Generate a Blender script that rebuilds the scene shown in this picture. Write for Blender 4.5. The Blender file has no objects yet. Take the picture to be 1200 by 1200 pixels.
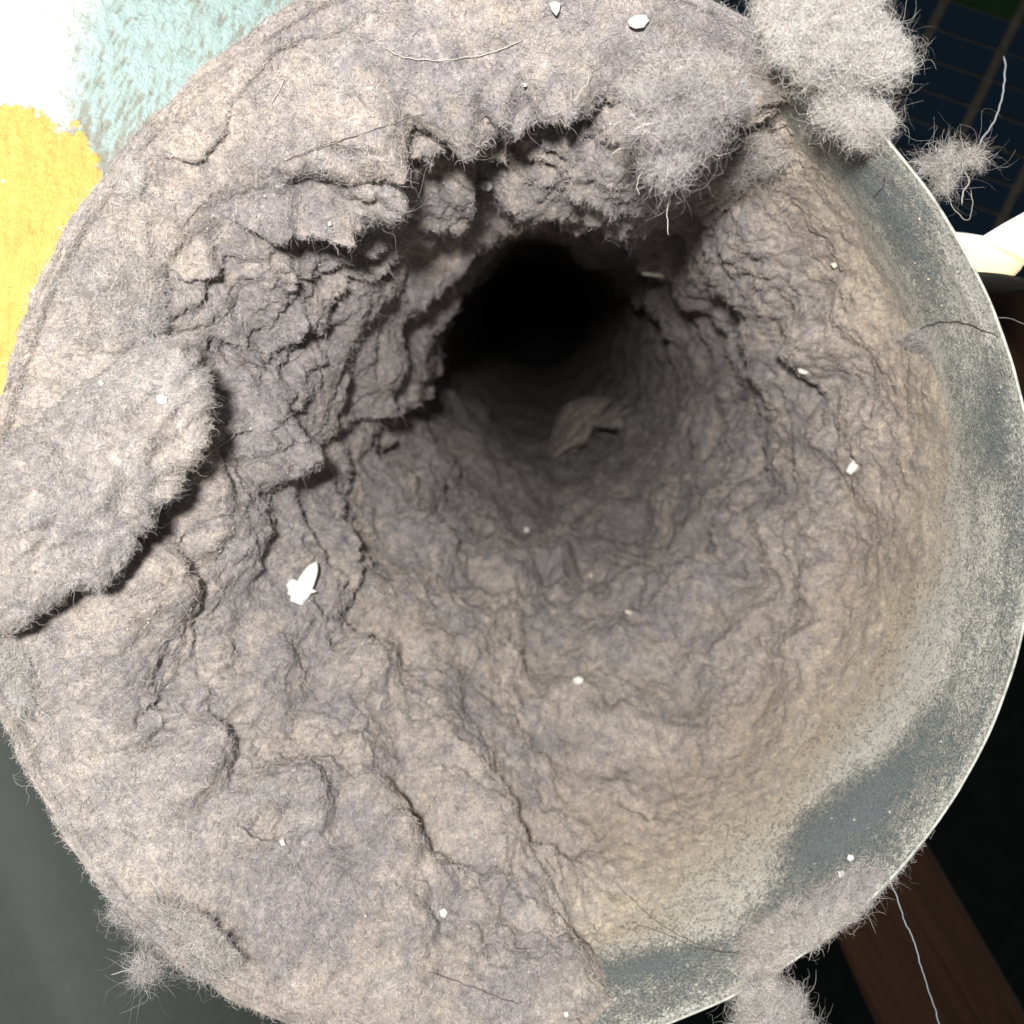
import bpy, math, random
import numpy as np
from mathutils import Vector

random.seed(7)
rng = np.random.default_rng(11)
sc = bpy.context.scene
sc.unit_settings.system = 'METRIC'
sc.unit_settings.scale_length = 0.01            # one unit is one centimetre

# ------------------------------------------------------------------ camera, light, exposure
FPX = 942.0                                     # focal length in photo pixels (1200 px wide)
cam_d = bpy.data.cameras.new('camera')
cam = bpy.data.objects.new('camera', cam_d)
sc.collection.objects.link(cam)
cam.location = (0, 0, 0)
cam.rotation_euler = (math.radians(90), 0, 0)
cam_d.sensor_width = 36
cam_d.lens = 36 * FPX / 1200
cam_d.clip_start = 0.1
cam_d.clip_end = 400
cam_d.dof.use_dof = True
cam_d.dof.focus_distance = 7.6
cam_d.dof.aperture_fstop = 0.42
sc.camera = cam

world = bpy.data.worlds.new('World')
sc.world = world
world.use_nodes = True
bg = world.node_tree.nodes['Background']
bg.inputs['Color'].default_value = (0.86, 0.93, 1.0, 1)
bg.inputs['Strength'].default_value = 0.095

fl = bpy.data.lights.new('phone_flash', 'POINT')
fl.energy = 10900
fl.color = (1.0, 0.975, 0.935)
fl.shadow_soft_size = 0.45
flash = bpy.data.objects.new('phone_flash', fl)
flash.location = (-0.75, -3.0, 1.1)
sc.collection.objects.link(flash)

vs = sc.view_settings
vs.view_transform = 'Standard'
vs.look = 'None'
vs.exposure = 0.0
vs.gamma = 1.0
vs.use_curve_mapping = False

# ------------------------------------------------------------------ helpers
def ray(px, py, Y):
    px = np.asarray(px, float); py = np.asarray(py, float)
    Y = Y + 0 * px
    return np.stack([(px - 600) / FPX * Y, Y, (600 - py) / FPX * Y], -1)

def proj(P):
    return 600 + P[..., 0] / P[..., 1] * FPX, 600 - P[..., 2] / P[..., 1] * FPX

def ss(a, b, x):
    t = np.clip((x - a) / (b - a), 0, 1)
    return t * t * (3 - 2 * t)

_perm = np.random.default_rng(5).permutation(512).astype(np.int64)
_perm = np.concatenate([_perm, _perm])
_g = np.random.default_rng(6).normal(size=(512, 3))
_g /= np.linalg.norm(_g, axis=1)[:, None]

def noise(P, scale=1.0, seed=0):
    """gradient noise, about -1..1"""
    p = P * scale + seed * 17.31
    i = np.floor(p).astype(np.int64)
    f = p - i
    u = f * f * f * (f * (f * 6 - 15) + 10)
    i &= 511
    out = 0
    for dx in (0, 1):
        for dy in (0, 1):
            for dz in (0, 1):
                h = _perm[(_perm[(_perm[(i[..., 0] + dx) & 511] + i[..., 1] + dy) & 511] + i[..., 2] + dz) & 511]
                g = _g[h]
                d = (f[..., 0] - dx) * g[..., 0] + (f[..., 1] - dy) * g[..., 1] + (f[..., 2] - dz) * g[..., 2]
                w = (u[..., 0] if dx else 1 - u[..., 0]) * (u[..., 1] if dy else 1 - u[..., 1]) * (u[..., 2] if dz else 1 - u[..., 2])
                out = out + d * w
    return out * 1.6

def fbm(P, scale, octaves=4, seed=0, gain=0.5):
    o = 0; a = 1.0; n = 0
    for k in range(octaves):
        o = o + a * noise(P, scale * 2 ** k, seed + k); n += a; a *= gain
    return o / n

def billow(P, scale, octaves=3, seed=0, gain=0.5):
    o = 0; a = 1.0; n = 0
    for k in range(octaves):
        o = o + a * np.abs(noise(P, scale * 2 ** k, seed + k)); n += a; a *= gain
    return o / n

def puffs(P, scale, seed=0):
    """rounded pillows with creases between them, 0..1"""
    p = P * scale + seed * 9.7
    i = np.floor(p).astype(np.int64); f = (p - i).astype(np.float32)
    acc = np.zeros(p.shape[:-1], np.float32)
    for dx in (-1, 0, 1):
        for dy in (-1, 0, 1):
            for dz in (-1, 0, 1):
                h = _perm[(_perm[(_perm[(i[..., 0] + dx) & 511] + i[..., 1] + dy) & 511] + i[..., 2] + dz) & 511]
                g = _g[h] * 0.42 + 0.5
                d = (f[..., 0] - dx - g[..., 0]) ** 2 + (f[..., 1] - dy - g[..., 1]) ** 2 + (f[..., 2] - dz - g[..., 2]) ** 2
                acc += np.exp(-8.0 * (d + 0.12 * ((h & 15) / 15.0)))
    return np.clip(1 + np.log(acc + 1e-9) / 8.0 * 1.35, 0, 1.2)

def blob(px, py, x, y, rx, ry=None, ang=0, p=2):
    ry = ry or rx
    c, s = math.cos(math.radians(ang)), math.sin(math.radians(ang))
    dx, dy = px - x, py - y
    u = (dx * c + dy * s) / rx; v = (-dx * s + dy * c) / ry
    return np.exp(-(u * u + v * v) ** (p / 2))

def seg_dist(px, py, pts):
    d = np.full(np.shape(px), 1e9)
    for (x0, y0), (x1, y1) in zip(pts[:-1], pts[1:]):
        vx, vy = x1 - x0, y1 - y0
        t = np.clip(((px - x0) * vx + (py - y0) * vy) / (vx * vx + vy * vy), 0, 1)
        d = np.minimum(d, np.hypot(px - x0 - t * vx, py - y0 - t * vy))
    return d

def tag(o, label=None, cat=None, group=None, kind=None):
    if label: o['label'] = label
    if cat: o['category'] = cat
    if group: o['group'] = group
    if kind: o['kind'] = kind
    return o

def mesh_np(name, V, F, mat, parent=None, col=None, smooth=True):
    """V (n,3), F (m,k) of constant k"""
    me = bpy.data.meshes.new(name)
    F = np.asarray(F)
    me.vertices.add(len(V)); me.vertices.foreach_set('co', np.ascontiguousarray(V, dtype=np.float32).ravel())
    k = F.shape[1]
    me.loops.add(F.size); me.loops.foreach_set('vertex_index', F.astype(np.int32).ravel())
    me.polygons.add(len(F)); me.polygons.foreach_set('loop_start', np.arange(0, F.size, k, dtype=np.int32))
    me.update(calc_edges=True)
    if smooth: me.polygons.foreach_set('use_smooth', np.ones(len(F), bool))
    if col is not None:
        a = me.color_attributes.new('Col', 'FLOAT_COLOR', 'POINT')
        c4 = np.ones((len(V), 4), np.float32); c4[:, :3] = col
        a.data.foreach_set('color', c4.ravel())
    me.materials.append(mat)
    o = bpy.data.objects.new(name, me)
    sc.collection.objects.link(o)
    if parent is not None: o.parent = parent
    return o

def grid_faces(n, m, wrap=True):
    """n columns (wrapping), m rows, vertex index = row*n+col"""
    c = np.arange(n if wrap else n - 1); r = np.arange(m - 1)
    C, R = np.meshgrid(c, r)
    C2 = (C + 1) % n
    return np.stack([R * n + C, R * n + C2, (R + 1) * n + C2, (R + 1) * n + C], -1).reshape(-1, 4)

def grid_normals(V, n, m):
    G = V.reshape(m, n, 3)
    du = np.roll(G, -1, 1) - np.roll(G, 1, 1)
    dv = np.gradient(G, axis=0)
    N = np.cross(du, dv)
    A = np.linalg.norm(N, axis=-1, keepdims=True) + 1e-12
    return (N / A).reshape(-1, 3), (A[..., 0] / 2).reshape(-1)

# ------------------------------------------------------------------ materials
def new_mat(name):
    m = bpy.data.materials.new(name); m.use_nodes = True
    nt = m.node_tree
    return m, nt, nt.nodes['Principled BSDF']

def nd(nt, t, **kw):
    n = nt.nodes.new(t)
    for k, v in kw.items():
        if hasattr(n, k): setattr(n, k, v)
        else: n.inputs[k.replace('_', ' ')].default_value = v
    return n

def mixc(nt, fac, a, b, mode='MIX'):
    n = nt.nodes.new('ShaderNodeMix'); n.data_type = 'RGBA'; n.blend_type = mode
    for sck, v in ((n.inputs[0], fac), (n.inputs[6], a), (n.inputs[7], b)):
        if isinstance(v, bpy.types.NodeSocket): nt.links.new(v, sck)
        elif isinstance(v, tuple): sck.default_value = v + (1,)
        else: sck.default_value = v
    return n.outputs[2]

def noisen(nt, scale, detail=3, rough=0.55, coord=None, dist=0.0):
    n = nt.nodes.new('ShaderNodeTexNoise')
    n.inputs['Scale'].default_value = scale; n.inputs['Detail'].default_value = detail
    n.inputs['Roughness'].default_value = rough; n.inputs['Distortion'].default_value = dist
    if coord is not None: nt.links.new(coord, n.inputs['Vector'])
    return n.outputs['Fac']

def ramp(nt, fac, *stops):
    r = nt.nodes.new('ShaderNodeValToRGB')
    e = r.color_ramp.elements
    while len(e) < len(stops): e.new(0.5)
    for el, (p, c) in zip(e, stops):
        el.position = p; el.color = (c, c, c, 1) if not isinstance(c, tuple) else c + (1,)
    nt.links.new(fac, r.inputs[0])
    return r.outputs[0]

def geo_pos(nt):
    g = nt.nodes.new('ShaderNodeTexCoord')
    return g.outputs['Object']

def lint_material(name='lint_felt'):
    m, nt, b = new_mat(name)
    at = nt.nodes.new('ShaderNodeAttribute'); at.attribute_name = 'Col'
    co = geo_pos(nt)
    f1 = noisen(nt, 26, 5, 0.75, co, 0.6)
    f2 = noisen(nt, 7, 4, 0.6, co, 0.4)
    f3 = noisen(nt, 60, 2, 0.7, co, 1.2)
    c = mixc(nt, ramp(nt, f1, (0.32, 0.0), (0.68, 1.0)), (0.58, 0.57, 0.60), (1.40, 1.38, 1.34))
    c = mixc(nt, 1.0, at.outputs['Color'], c, 'MULTIPLY')
    # warm and cool wisps of fibre
    w = mixc(nt, ramp(nt, f2, (0.36, 0.0), (0.62, 1.0)), (0.86, 0.86, 0.90), (1.12, 1.09, 1.04))
    c = mixc(nt, 1.0, c, w, 'MULTIPLY')
    d = mixc(nt, ramp(nt, f3, (0.30, 0.0), (0.48, 1.0)), (0.55, 0.52, 0.52), (1.0, 1.0, 1.0))
    c = mixc(nt, 0.75, c, d, 'MULTIPLY')
    nt.links.new(c, b.inputs['Base Color'])
    b.inputs['Roughness'].default_value = 1.0
    b.inputs['Specular IOR Level'].default_value = 0.05
    b.inputs['Sheen Weight'].default_value = 0.15
    b.inputs['Sheen Roughness'].default_value = 0.6
    bp = nd(nt, 'ShaderNodeBump'); bp.inputs['Strength'].default_value = 0.8; bp.inputs['Distance'].default_value = 0.03
    h = nt.nodes.new('ShaderNodeMath'); h.operation = 'ADD'
    nt.links.new(f1, h.inputs[0]); nt.links.new(f3, h.inputs[1])
    nt.links.new(h.outputs[0], bp.inputs['Height'])
    nt.links.new(bp.outputs[0], b.inputs['Normal'])
    return m

def fibre_material():
    m, nt, b = new_mat('lint_fibre')
    at = nt.nodes.new('ShaderNodeAttribute'); at.attribute_name = 'Col'
    nt.links.new(at.outputs['Color'], b.inputs['Base Color'])
    b.inputs['Roughness'].default_value = 0.9
    b.inputs['Specular IOR Level'].default_value = 0.1
    return m

def plain(name, col, rough=0.8, spec=0.3, scale=None, amt=0.2, bump=0.0):
    m, nt, b = new_mat(name)
    if scale:
        co = geo_pos(nt)
        f = noisen(nt, scale, 5, 0.65, co, 0.3)
        lo = tuple(max(0, x * (1 - amt)) for x in col); hi = tuple(x * (1 + amt) for x in col)
        c = mixc(nt, ramp(nt, f, (0.3, 0.0), (0.7, 1.0)), lo, hi)
        nt.links.new(c, b.inputs['Base Color'])
        if bump:
            bp = nd(nt, 'ShaderNodeBump'); bp.inputs['Strength'].default_value = 1; bp.inputs['Distance'].default_value = bump
            nt.links.new(f, bp.inputs['Height']); nt.links.new(bp.outputs[0], b.inputs['Normal'])
    else:
        b.inputs['Base Color'].default_value = col + (1,)
    b.inputs['Roughness'].default_value = rough
    b.inputs['Specular IOR Level'].default_value = spec
    return m

M_lint = lint_material()
M_fib = fibre_material()

# ------------------------------------------------------------------ the duct's centreline and section
TAB = np.arange(0, 150, 0.05)
_t = np.radians(7 + 8.5 * ss(0, 5, TAB))
_cx = np.cumsum(np.full_like(TAB, 0.033 * 0.05)) ; _cy = np.cumsum(np.cos(_t) * 0.05); _cz = np.cumsum(np.sin(_t) * 0.05)
C0 = np.array([0.0, 7.45, 0.02])
def frame(s):
    s = np.asarray(s, float)
    sp = np.clip(s, 0, None)
    neg = np.minimum(s, 0)
    C = np.stack([C0[0] + np.interp(sp, TAB, _cx), C0[1] + np.interp(sp, TAB, _cy), C0[2] + np.interp(sp, TAB, _cz)], -1)
    tau = np.interp(sp, TAB, _t)
    a = np.stack([0 * tau, np.cos(tau), np.sin(tau)], -1)
    e2 = np.stack([0 * tau, -np.sin(tau), np.cos(tau)], -1)
    return C + neg[..., None] * a, a, e2

rim_px = np.array([(1180,800),(1147,887),(1123,930),(1077,990),(1040,1030),(983,1080),(933,1120),(860,1167),(800,1193),
  (1037,167),(1067,200),(1120,273),(1153,333),(1177,393),(1198,467),(1203,590),(1198,717),(27,867),(43,910),(73,973),
  (103,1020),(143,1063),(243,1137),(283,1170),(350,1190),(163,182),(200,137),(283,53),(363,0),(20,840),(940,82),(-4,700),(-3,560),(4,500),(19,430),(55,330),(100,255),(130,215)], float)
_c, _a, _e2 = frame(0.0)
_d = ray(rim_px[:, 0], rim_px[:, 1], np.ones(len(rim_px)))
_tt = (_c @ _a) / (_d @ _a)
_P = _d * _tt[:, None] - _c
_u, _v = _P[:, 0], _P @ _e2
_ph = np.arctan2(_v, _u); _rr = np.hypot(_u, _v)
_B = lambda ph: np.stack([np.ones_like(ph), np.cos(ph), np.sin(ph), np.cos(2*ph), np.sin(2*ph), np.cos(3*ph), np.sin(3*ph)], -1)
_coef = np.linalg.lstsq(_B(_ph), _rr, rcond=None)[0]
def Rrim(ph): return _B(ph) @ _coef
def Rduct(ph, s):
    k = ss(0, 7, s)
    return Rrim(ph) * (1 - k) + 5.0 * k

def surf(ph, s, r):
    C, a, e2 = frame(s)
    P = C + (r * np.sin(ph))[..., None] * e2
    P[..., 0] += r * np.cos(ph)
    return P

# ------------------------------------------------------------------ the metal duct
def metal_material():
    m, nt, b = new_mat('galvanised_steel')
    at = nt.nodes.new('ShaderNodeAttribute'); at.attribute_name = 'Col'      # r = dust cover, g = warm stain, b = bare patches
    sp = nt.nodes.new('ShaderNodeSeparateColor'); nt.links.new(at.outputs['Color'], sp.inputs[0])
    co = geo_pos(nt)
    f1 = noisen(nt, 5, 6, 0.75, co, 0.3)
    f2 = noisen(nt, 9, 6, 0.85, co, 0.5)
    f3 = noisen(nt, 42, 3, 0.9, co, 0.8)
    steel = mixc(nt, ramp(nt, f3, (0.38, 0.0), (0.66, 1.0)), (0.15, 0.195, 0.215), (0.44, 0.485, 0.49))
    dust = mixc(nt, ramp(nt, f3, (0.35, 0.0), (0.65, 1.0)), (0.54, 0.535, 0.475), (0.84, 0.83, 0.76))
    warm = mixc(nt, ramp(nt, f3, (0.35, 0.0), (0.65, 1.0)), (0.42, 0.345, 0.25), (0.78, 0.67, 0.52))
    # dust cover threshold against fine noise gives the speckled edge
    def mth(op, a, c=None, clamp=False):
        n = nt.nodes.new('ShaderNodeMath'); n.operation = op; n.use_clamp = clamp
        for i, v in enumerate((a, c)):
            if v is None: continue
            if isinstance(v, bpy.types.NodeSocket): nt.links.new(v, n.inputs[i])
            else: n.inputs[i].default_value = v
        return n.outputs[0]
    fs = mth('ADD', mth('MULTIPLY', f3, 0.75), mth('MULTIPLY', f2, 0.55))
    k = mth('ADD', sp.outputs[0], mth('MULTIPLY', mth('SUBTRACT', fs, 0.65), 4.2))
    k = ramp(nt, k, (0.12, 0.0), (0.88, 1.0))
    dw = mixc(nt, sp.outputs[1], dust, warm)
    c = mixc(nt, k, steel, dw)
    nt.links.new(c, b.inputs['Base Color'])
    mt = mth('MULTIPLY', mth('SUBTRACT', 1.0, k), 0.35)
    nt.links.new(mt, b.inputs['Metallic'])
    b.inputs['Roughness'].default_value = 0.62
    b.inputs['Specular IOR Level'].default_value = 0.25
    bp = nd(nt, 'ShaderNodeBump'); bp.inputs['Strength'].default_value = 0.9; bp.inputs['Distance'].default_value = 0.02
    nt.links.new(k, bp.inputs['Height']); nt.links.new(bp.outputs[0], b.inputs['Normal'])
    return m
M_metal = metal_material()
M_edge = plain('cut_steel_edge', (0.50, 0.51, 0.46), 0.6, 0.4, 9, 0.45)

duct = bpy.data.objects.new('metal_duct', None); sc.collection.objects.link(duct)
duct.location = (0, 0, 0)
tag(duct, 'round galvanised steel vent duct seen into its open end, clogged with lint', 'duct')
n = 720
ph = np.linspace(0, 2 * np.pi, n, endpoint=False)
sv = np.concatenate([np.linspace(0, 5, 150), np.linspace(5.15, 9, 40), np.linspace(10, 140, 70)])
PH, SV = np.meshgrid(ph, sv)
base = surf(PH, SV, Rduct(PH, SV))
R = Rduct(PH, SV) + 0.025 * noise(base, 0.6, 3) * ss(0.1, 1.0, SV) + 0.012 * noise(base, 3, 4) * ss(0.05, 0.5, SV)
# faint rolled bead just inside the lip
R = np.minimum(R, Rduct(PH, SV) + 0.008)
R = R - 0.010 * np.exp(-((SV - 0.30) / 0.09) ** 2)
Pin = surf(PH, SV, R)
px, py = proj(Pin)
dust = 0.58 + 0.42 * np.exp(-((SV - 1.9) / 0.9) ** 2) + 0.22 * noise(base, 1.1, 31) + 0.12 * noise(base, 4, 32)
dust += 0.5 * blob(px, py, 1165, 620, 16, 60) + 0.45 * blob(px, py, 1135, 330, 30, 90, -25) + 0.4 * blob(px, py, 1090, 800, 60, 120, 35)
dust -= 0.85 * blob(px, py, 985, 960, 40, 115, 50) + 0.6 * blob(px, py, 1075, 860, 22, 90, 30) + 0.7 * blob(px, py, 760, 1130, 90, 16, -12)
dust -= 0.55 * blob(px, py, 1165, 500, 14, 60) * 0.8 + 0.3 * blob(px, py, 1180, 760, 10, 50) + 0.5 * blob(px, py, 1050, 260, 18, 90, -35)
dust += 0.55 * blob(px, py, 880, 950, 120, 36, -52) + 0.5 * blob(px, py, 1000, 850, 70, 60)
dust += 0.35 * np.exp(-((SV - 0.06) / 0.06) ** 2) + 0.5 * blob(px, py, 850, 1060, 90, 30, -35)
warm = ss(1.0, 2.6, SV + 0.5 * noise(base, 0.9, 33)) + 0.7 * blob(px, py, 750, 1085, 110, 22, -10)
warm = np.clip(warm, 0, 1)
dust = np.clip(dust + 0.4 * warm, 0, 1)
colr = np.stack([dust, warm, 0 * dust], -1).reshape(-1, 3)
mesh_np('inner_wall', Pin.reshape(-1, 3), grid_faces(n, len(sv))[:, ::-1], M_metal, duct, colr)
so = np.concatenate([np.linspace(0, 8, 60), np.linspace(9, 140, 60)])
PHo, SVo = np.meshgrid(ph, so)
mesh_np('outer_wall', surf(PHo, SVo, Rduct(PHo, SVo) + 0.022).reshape(-1, 3), grid_faces(n, len(so)),
        plain('duct_outside', (0.3, 0.32, 0.32), 0.5, 0.5, 4, 0.2), duct)
# cut rim: small rounded band joining both walls
k = 9
an = np.linspace(0, np.pi, k)
PHr, AN = np.meshgrid(ph, an)
rag = 0.018 * noise(np.stack([np.cos(PHr) * 5, np.sin(PHr) * 5, 0 * PHr], -1), 2.5, 9)
Rr = Rrim(PHr) + 0.011 - 0.013 * np.cos(AN)
mesh_np('rim', surf(PHr, -0.012 * np.sin(AN) + rag * np.sin(AN) + 0.0 * AN, Rr).reshape(-1, 3), grid_faces(n, k)[:, ::-1], M_edge, duct)

# ------------------------------------------------------------------ fuzz
def add_fuzz(name, V, N, W, col, count, parent, lmin=0.035, lmax=0.15, lift=0.35, rad=0.00135, seed=0, bright=1.16, droop=0.0):
    r = np.random.default_rng(100 + seed)
    view = -V / np.linalg.norm(V, axis=1, keepdims=True)
    flip = np.sign((N * view).sum(1))
    N = N * np.where(np.abs(flip) < 0.5, 1, flip)[:, None]
    w = W / (V[:, 1] ** 2) * (np.clip((N * view).sum(1), 0.12, 1))
    px, py = proj(V)
    w = w * ((px > -90) & (px < 1290) & (py > -90) & (py < 1290) & (V[:, 1] > 0.5))
    w = np.maximum(w, 0); w /= w.sum()
    idx = r.choice(len(V), size=count, p=w)
    # tangent frame, with a slowly turning lie so neighbouring fibres comb together
    nn = N[idx]
    lie = np.stack([noise(V[idx], 0.9, 41), noise(V[idx], 0.9, 47), noise(V[idx], 0.9, 53)], -1) * 1.3 + r.normal(size=(count, 3)) * 0.75
    tan = lie - (lie * nn).sum(1, keepdims=True) * nn
    tan /= np.linalg.norm(tan, axis=1, keepdims=True) + 1e-9
    L = lmin + (lmax - lmin) * r.random(count) ** 4
    K = 5
    up = lift * np.abs(r.normal(size=(count, 1)))
    d = tan + nn * up; d /= np.linalg.norm(d, axis=1, keepdims=True)
    bi = np.cross(nn, tan)
    curl = r.normal(size=(count, 1)) * 1.5
    curl2 = r.normal(size=(count, 1)) * 0.35
    pts = np.zeros((count, K, 3))
    kink = r.normal(size=(count, K, 3)) * 0.55
    jit = np.cross(r.normal(size=(count, 3)), nn)
    p = V[idx] + jit * 0.006 - nn * 0.004
    for j in range(K):
        pts[:, j] = p
        a = j / (K - 1)
        dd = d + bi * curl * a * 1.1 + nn * (curl2 - 0.8 * up - 0.35) * a + kink[:, j]
        dd[:, 2] -= droop * a
        dd /= np.linalg.norm(dd, axis=1, keepdims=True)
        p = p + dd * (L[:, None] / (K - 1))
    cu = bpy.data.hair_curves.new(name)
    cu.add_curves([K] * count)
    cu.position_data.foreach_set('vector', pts.astype(np.float32).ravel())
    ra = cu.attributes.get('radius') or cu.attributes.new('radius', 'FLOAT', 'POINT')
    prof = np.array([1.0, 1.0, 0.9, 0.7, 0.35])
    rr_ = (rad * (0.6 + 0.8 * r.random((count, 1))) * prof).astype(np.float32)
    # farther fibres are the thicker bundled ones that stay legible
    ra.data.foreach_set('value', (rr_ * np.clip(pts[:, :, 1] / 7.6, 0.9, 1.8)).astype(np.float32).ravel())
    ca = cu.attributes.new('Col', 'FLOAT_COLOR', 'CURVE')
    c4 = np.ones((count, 4), np.float32)
    c = col[idx] * (bright * np.exp(r.normal(size=(count, 1)) * 0.28))
    c = c * (1 + r.normal(size=(count, 3)) * 0.035)
    dk = r.random(count)
    c[dk < 0.22] *= np.array([0.42, 0.40, 0.42])
    c[dk > 0.985] = np.array([0.75, 0.73, 0.68])
    c4[:, :3] = np.clip(c, 0.01, 0.85)
    ca.data.foreach_set('color', c4.ravel())
    cu.materials.append(M_fib)
    o = bpy.data.objects.new(name, cu)
    sc.collection.objects.link(o)
    o.parent = parent
    o['kind'] = 'stuff'
    return o

# lint colours (linear albedo)
BEIGE = np.array([0.520, 0.468, 0.424])
MAUVE = np.array([0.368, 0.344, 0.346])
PALE = np.array([0.66, 0.625, 0.585])
TAN = np.array([0.50, 0.42, 0.32])
BLUEG = np.array([0.43, 0.42, 0.435])

def lint_colour(P, px, py, warm=0.0, pale=0.0):
    m = 0.52 + 1.15 * fbm(P, 0.9, 5, 61, 0.75) + 0.22 * noise(P, 5, 66) + warm
    m = ss(0.25, 0.80, m)[..., None]
    c = MAUVE * (1 - m) + BEIGE * m
    t = ss(0.42, 0.75, fbm(P, 0.9, 3, 71) + 0.25)[..., None] * 0.20
    c = c * (1 - t) + TAN * t * 1.1
    b = ss(0.30, 0.6, fbm(P, 1.1, 3, 81))[..., None] * 0.4
    c = c * (1 - b) + BLUEG * b
    p = np.clip(pale, 0, 1)[..., None] if np.ndim(pale) else pale
    c = c * (1 - p) + PALE * p
    # small light and dark tufts
    c = c * (1 + 0.20 * noise(P, 6, 91) + 0.20 * noise(P, 14, 92))[..., None]
    return np.clip(c, 0.02, 0.85)

# ------------------------------------------------------------------ lint lining of the duct
nphi, ns = 1280, 640
ph = np.linspace(0, 2 * np.pi, nphi, endpoint=False)
w = np.linspace(0, 1, ns)
s_in = 7.45 / (1 - w * (1 - 7.45 / 130)) - 7.45            # evenly spaced as seen from the opening
nl = 40                                                    # rows that roll out over the lip
PH, S = np.meshgrid(ph, s_in)

deg = np.degrees(PH); deg = np.where(deg > 180, deg - 360, deg)
# how far the lint stays back from the lip (bare metal sector on the right and lower right)
_dj = deg + 9 * noise(np.stack([np.cos(PH) * 4, S * 0.9, np.sin(PH) * 4], -1), 0.8, 6) + 5 * fbm(np.stack([np.cos(PH) * 4, S, np.sin(PH) * 4], -1), 3, 4, 16, 0.7)
bare = ss(-92, -76, _dj) * (1 - ss(46, 60, _dj))
KS = np.array([0, 1.2, 3, 6, 9, 12, 18, 25, 40, 66.0]); KV = np.array([.992, .955, .885, .83, .80, .77, .77, .80, .84, .86])
kk = np.interp(S, KS, KV)
KL = np.array([.985, .86, .79, .71, .62, .55, .51, .49, .495, .50, .53, .68, .82])
KLs = np.array([0, .25, .55, 1.2, 2.4, 4, 6, 9, 10.5, 14, 18, 30, 66.0])
kl = np.interp(S, KLs, KL)
d36 = np.degrees(PH)
lw = np.interp(d36, [0, 52, 75, 105, 128, 232, 262, 282, 308, 335], [0, 0, .62, .72, 1, 1, .72, .45, .12, 0])
lw = lw + 0.10 * noise(np.stack([np.cos(PH) * 4, S * 0.4, np.sin(PH) * 4], -1), 0.6, 77) * (lw > 0) * ss(0, .5, S)
lw = lw * (1 - 0.75 * ss(4, 9, S) * np.exp(-((d36 - 84) / 20) ** 2))
T0 = Rduct(PH, S) * (kk * (1 - lw) + np.minimum(kl, kk) * lw)
# the lower half is more heavily filled than the top
sp3 = np.stack([np.cos(PH) * 4, S * 0.7, np.sin(PH) * 4], -1)
T0 = T0 - 0.28 * ss(1, 7, S) * np.clip(-np.sin(PH), 0, 1) * (1 - ss(14, 30, S))
edge = 1.75 + 0.55 * noise(sp3, 0.5, 7) + 0.35 * noise(sp3, 1.6, 8) + 0.6 * np.exp(-((deg + 45) / 25) ** 2) - 0.3 * ss(15, 50, deg)
Tm = Rduct(PH, S) + 0.03 - 1.6 * ss(0, 5.5, S - edge + 0.4)
edge = edge + 0.5 * fbm(sp3, 3, 5, 9, 0.85)
Tm = np.maximum(Tm, T0)
bsh = ss(-104, -64, deg) * (1 - ss(38, 66, deg))
Tb = T0 * (1 - bsh) + Tm * bsh
P0 = surf(PH, S, Tb)
px, py = proj(P0)

cx, cy = 632.0, 385.0
al = np.degrees(np.arctan2(cy - py, px - cx)) % 360
rho = np.hypot(px - cx, py - cy)
hold = 1 - bare * (1 - ss(0.3, 2.0, S - edge))             # keep the thin dusty edge thin

disp = np.zeros_like(S)                                    # + is thicker lint (towards the axis)
far = ss(6, 20, S)
disp += hold * 0.30 * (fbm(P0, 0.42, 3, 1))
_wp = P0 + 0.10 * np.stack([noise(P0, 2.0, 601), noise(P0, 2.0, 602), noise(P0, 2.0, 603)], -1) + 0.035 * np.stack([noise(P0, 7, 604), noise(P0, 7, 605), noise(P0, 7, 606)], -1)
_low = ss(-250, 250, py - 560 + 0.25 * (px - 600))
disp += hold * 0.26 * noise(P0, 0.7, 11)
disp += hold * (0.34 + 0.16 * _low) * (puffs(_wp, 0.85, 1) - 0.55)
disp += hold * 0.24 * (puffs(_wp, 2.0, 2) - 0.55) * np.clip(0.9 + noise(P0, 0.7, 18), 0.3, 1.7)
def soften(a, r, n=2):
    for _ in range(n):
        b = np.zeros_like(a)
        for k in range(-r, r + 1): b += np.roll(a, k, 1)
        b /= 2 * r + 1
        c = np.cumsum(np.pad(b, ((r + 1, r), (0, 0)), 'edge'), 0)
        a = (c[2 * r + 1:] - c[:-2 * r - 1]) / (2 * r + 1)
    return a
disp = soften(disp, 3)
_rough = (0.45 + 0.55 * hold) * np.clip(0.9 + 0.8 * noise(P0, 0.8, 37), 0.3, 1.6)
disp += _rough * 0.12 * (puffs(_wp, 4.4, 3) - 0.6)
disp += _rough * 0.06 * fbm(P0, 9, 2, 21, 0.8)
disp -= _rough * 0.06 * ss(0.35, 0.75, noise(P0, 3.4, 38))

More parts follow.
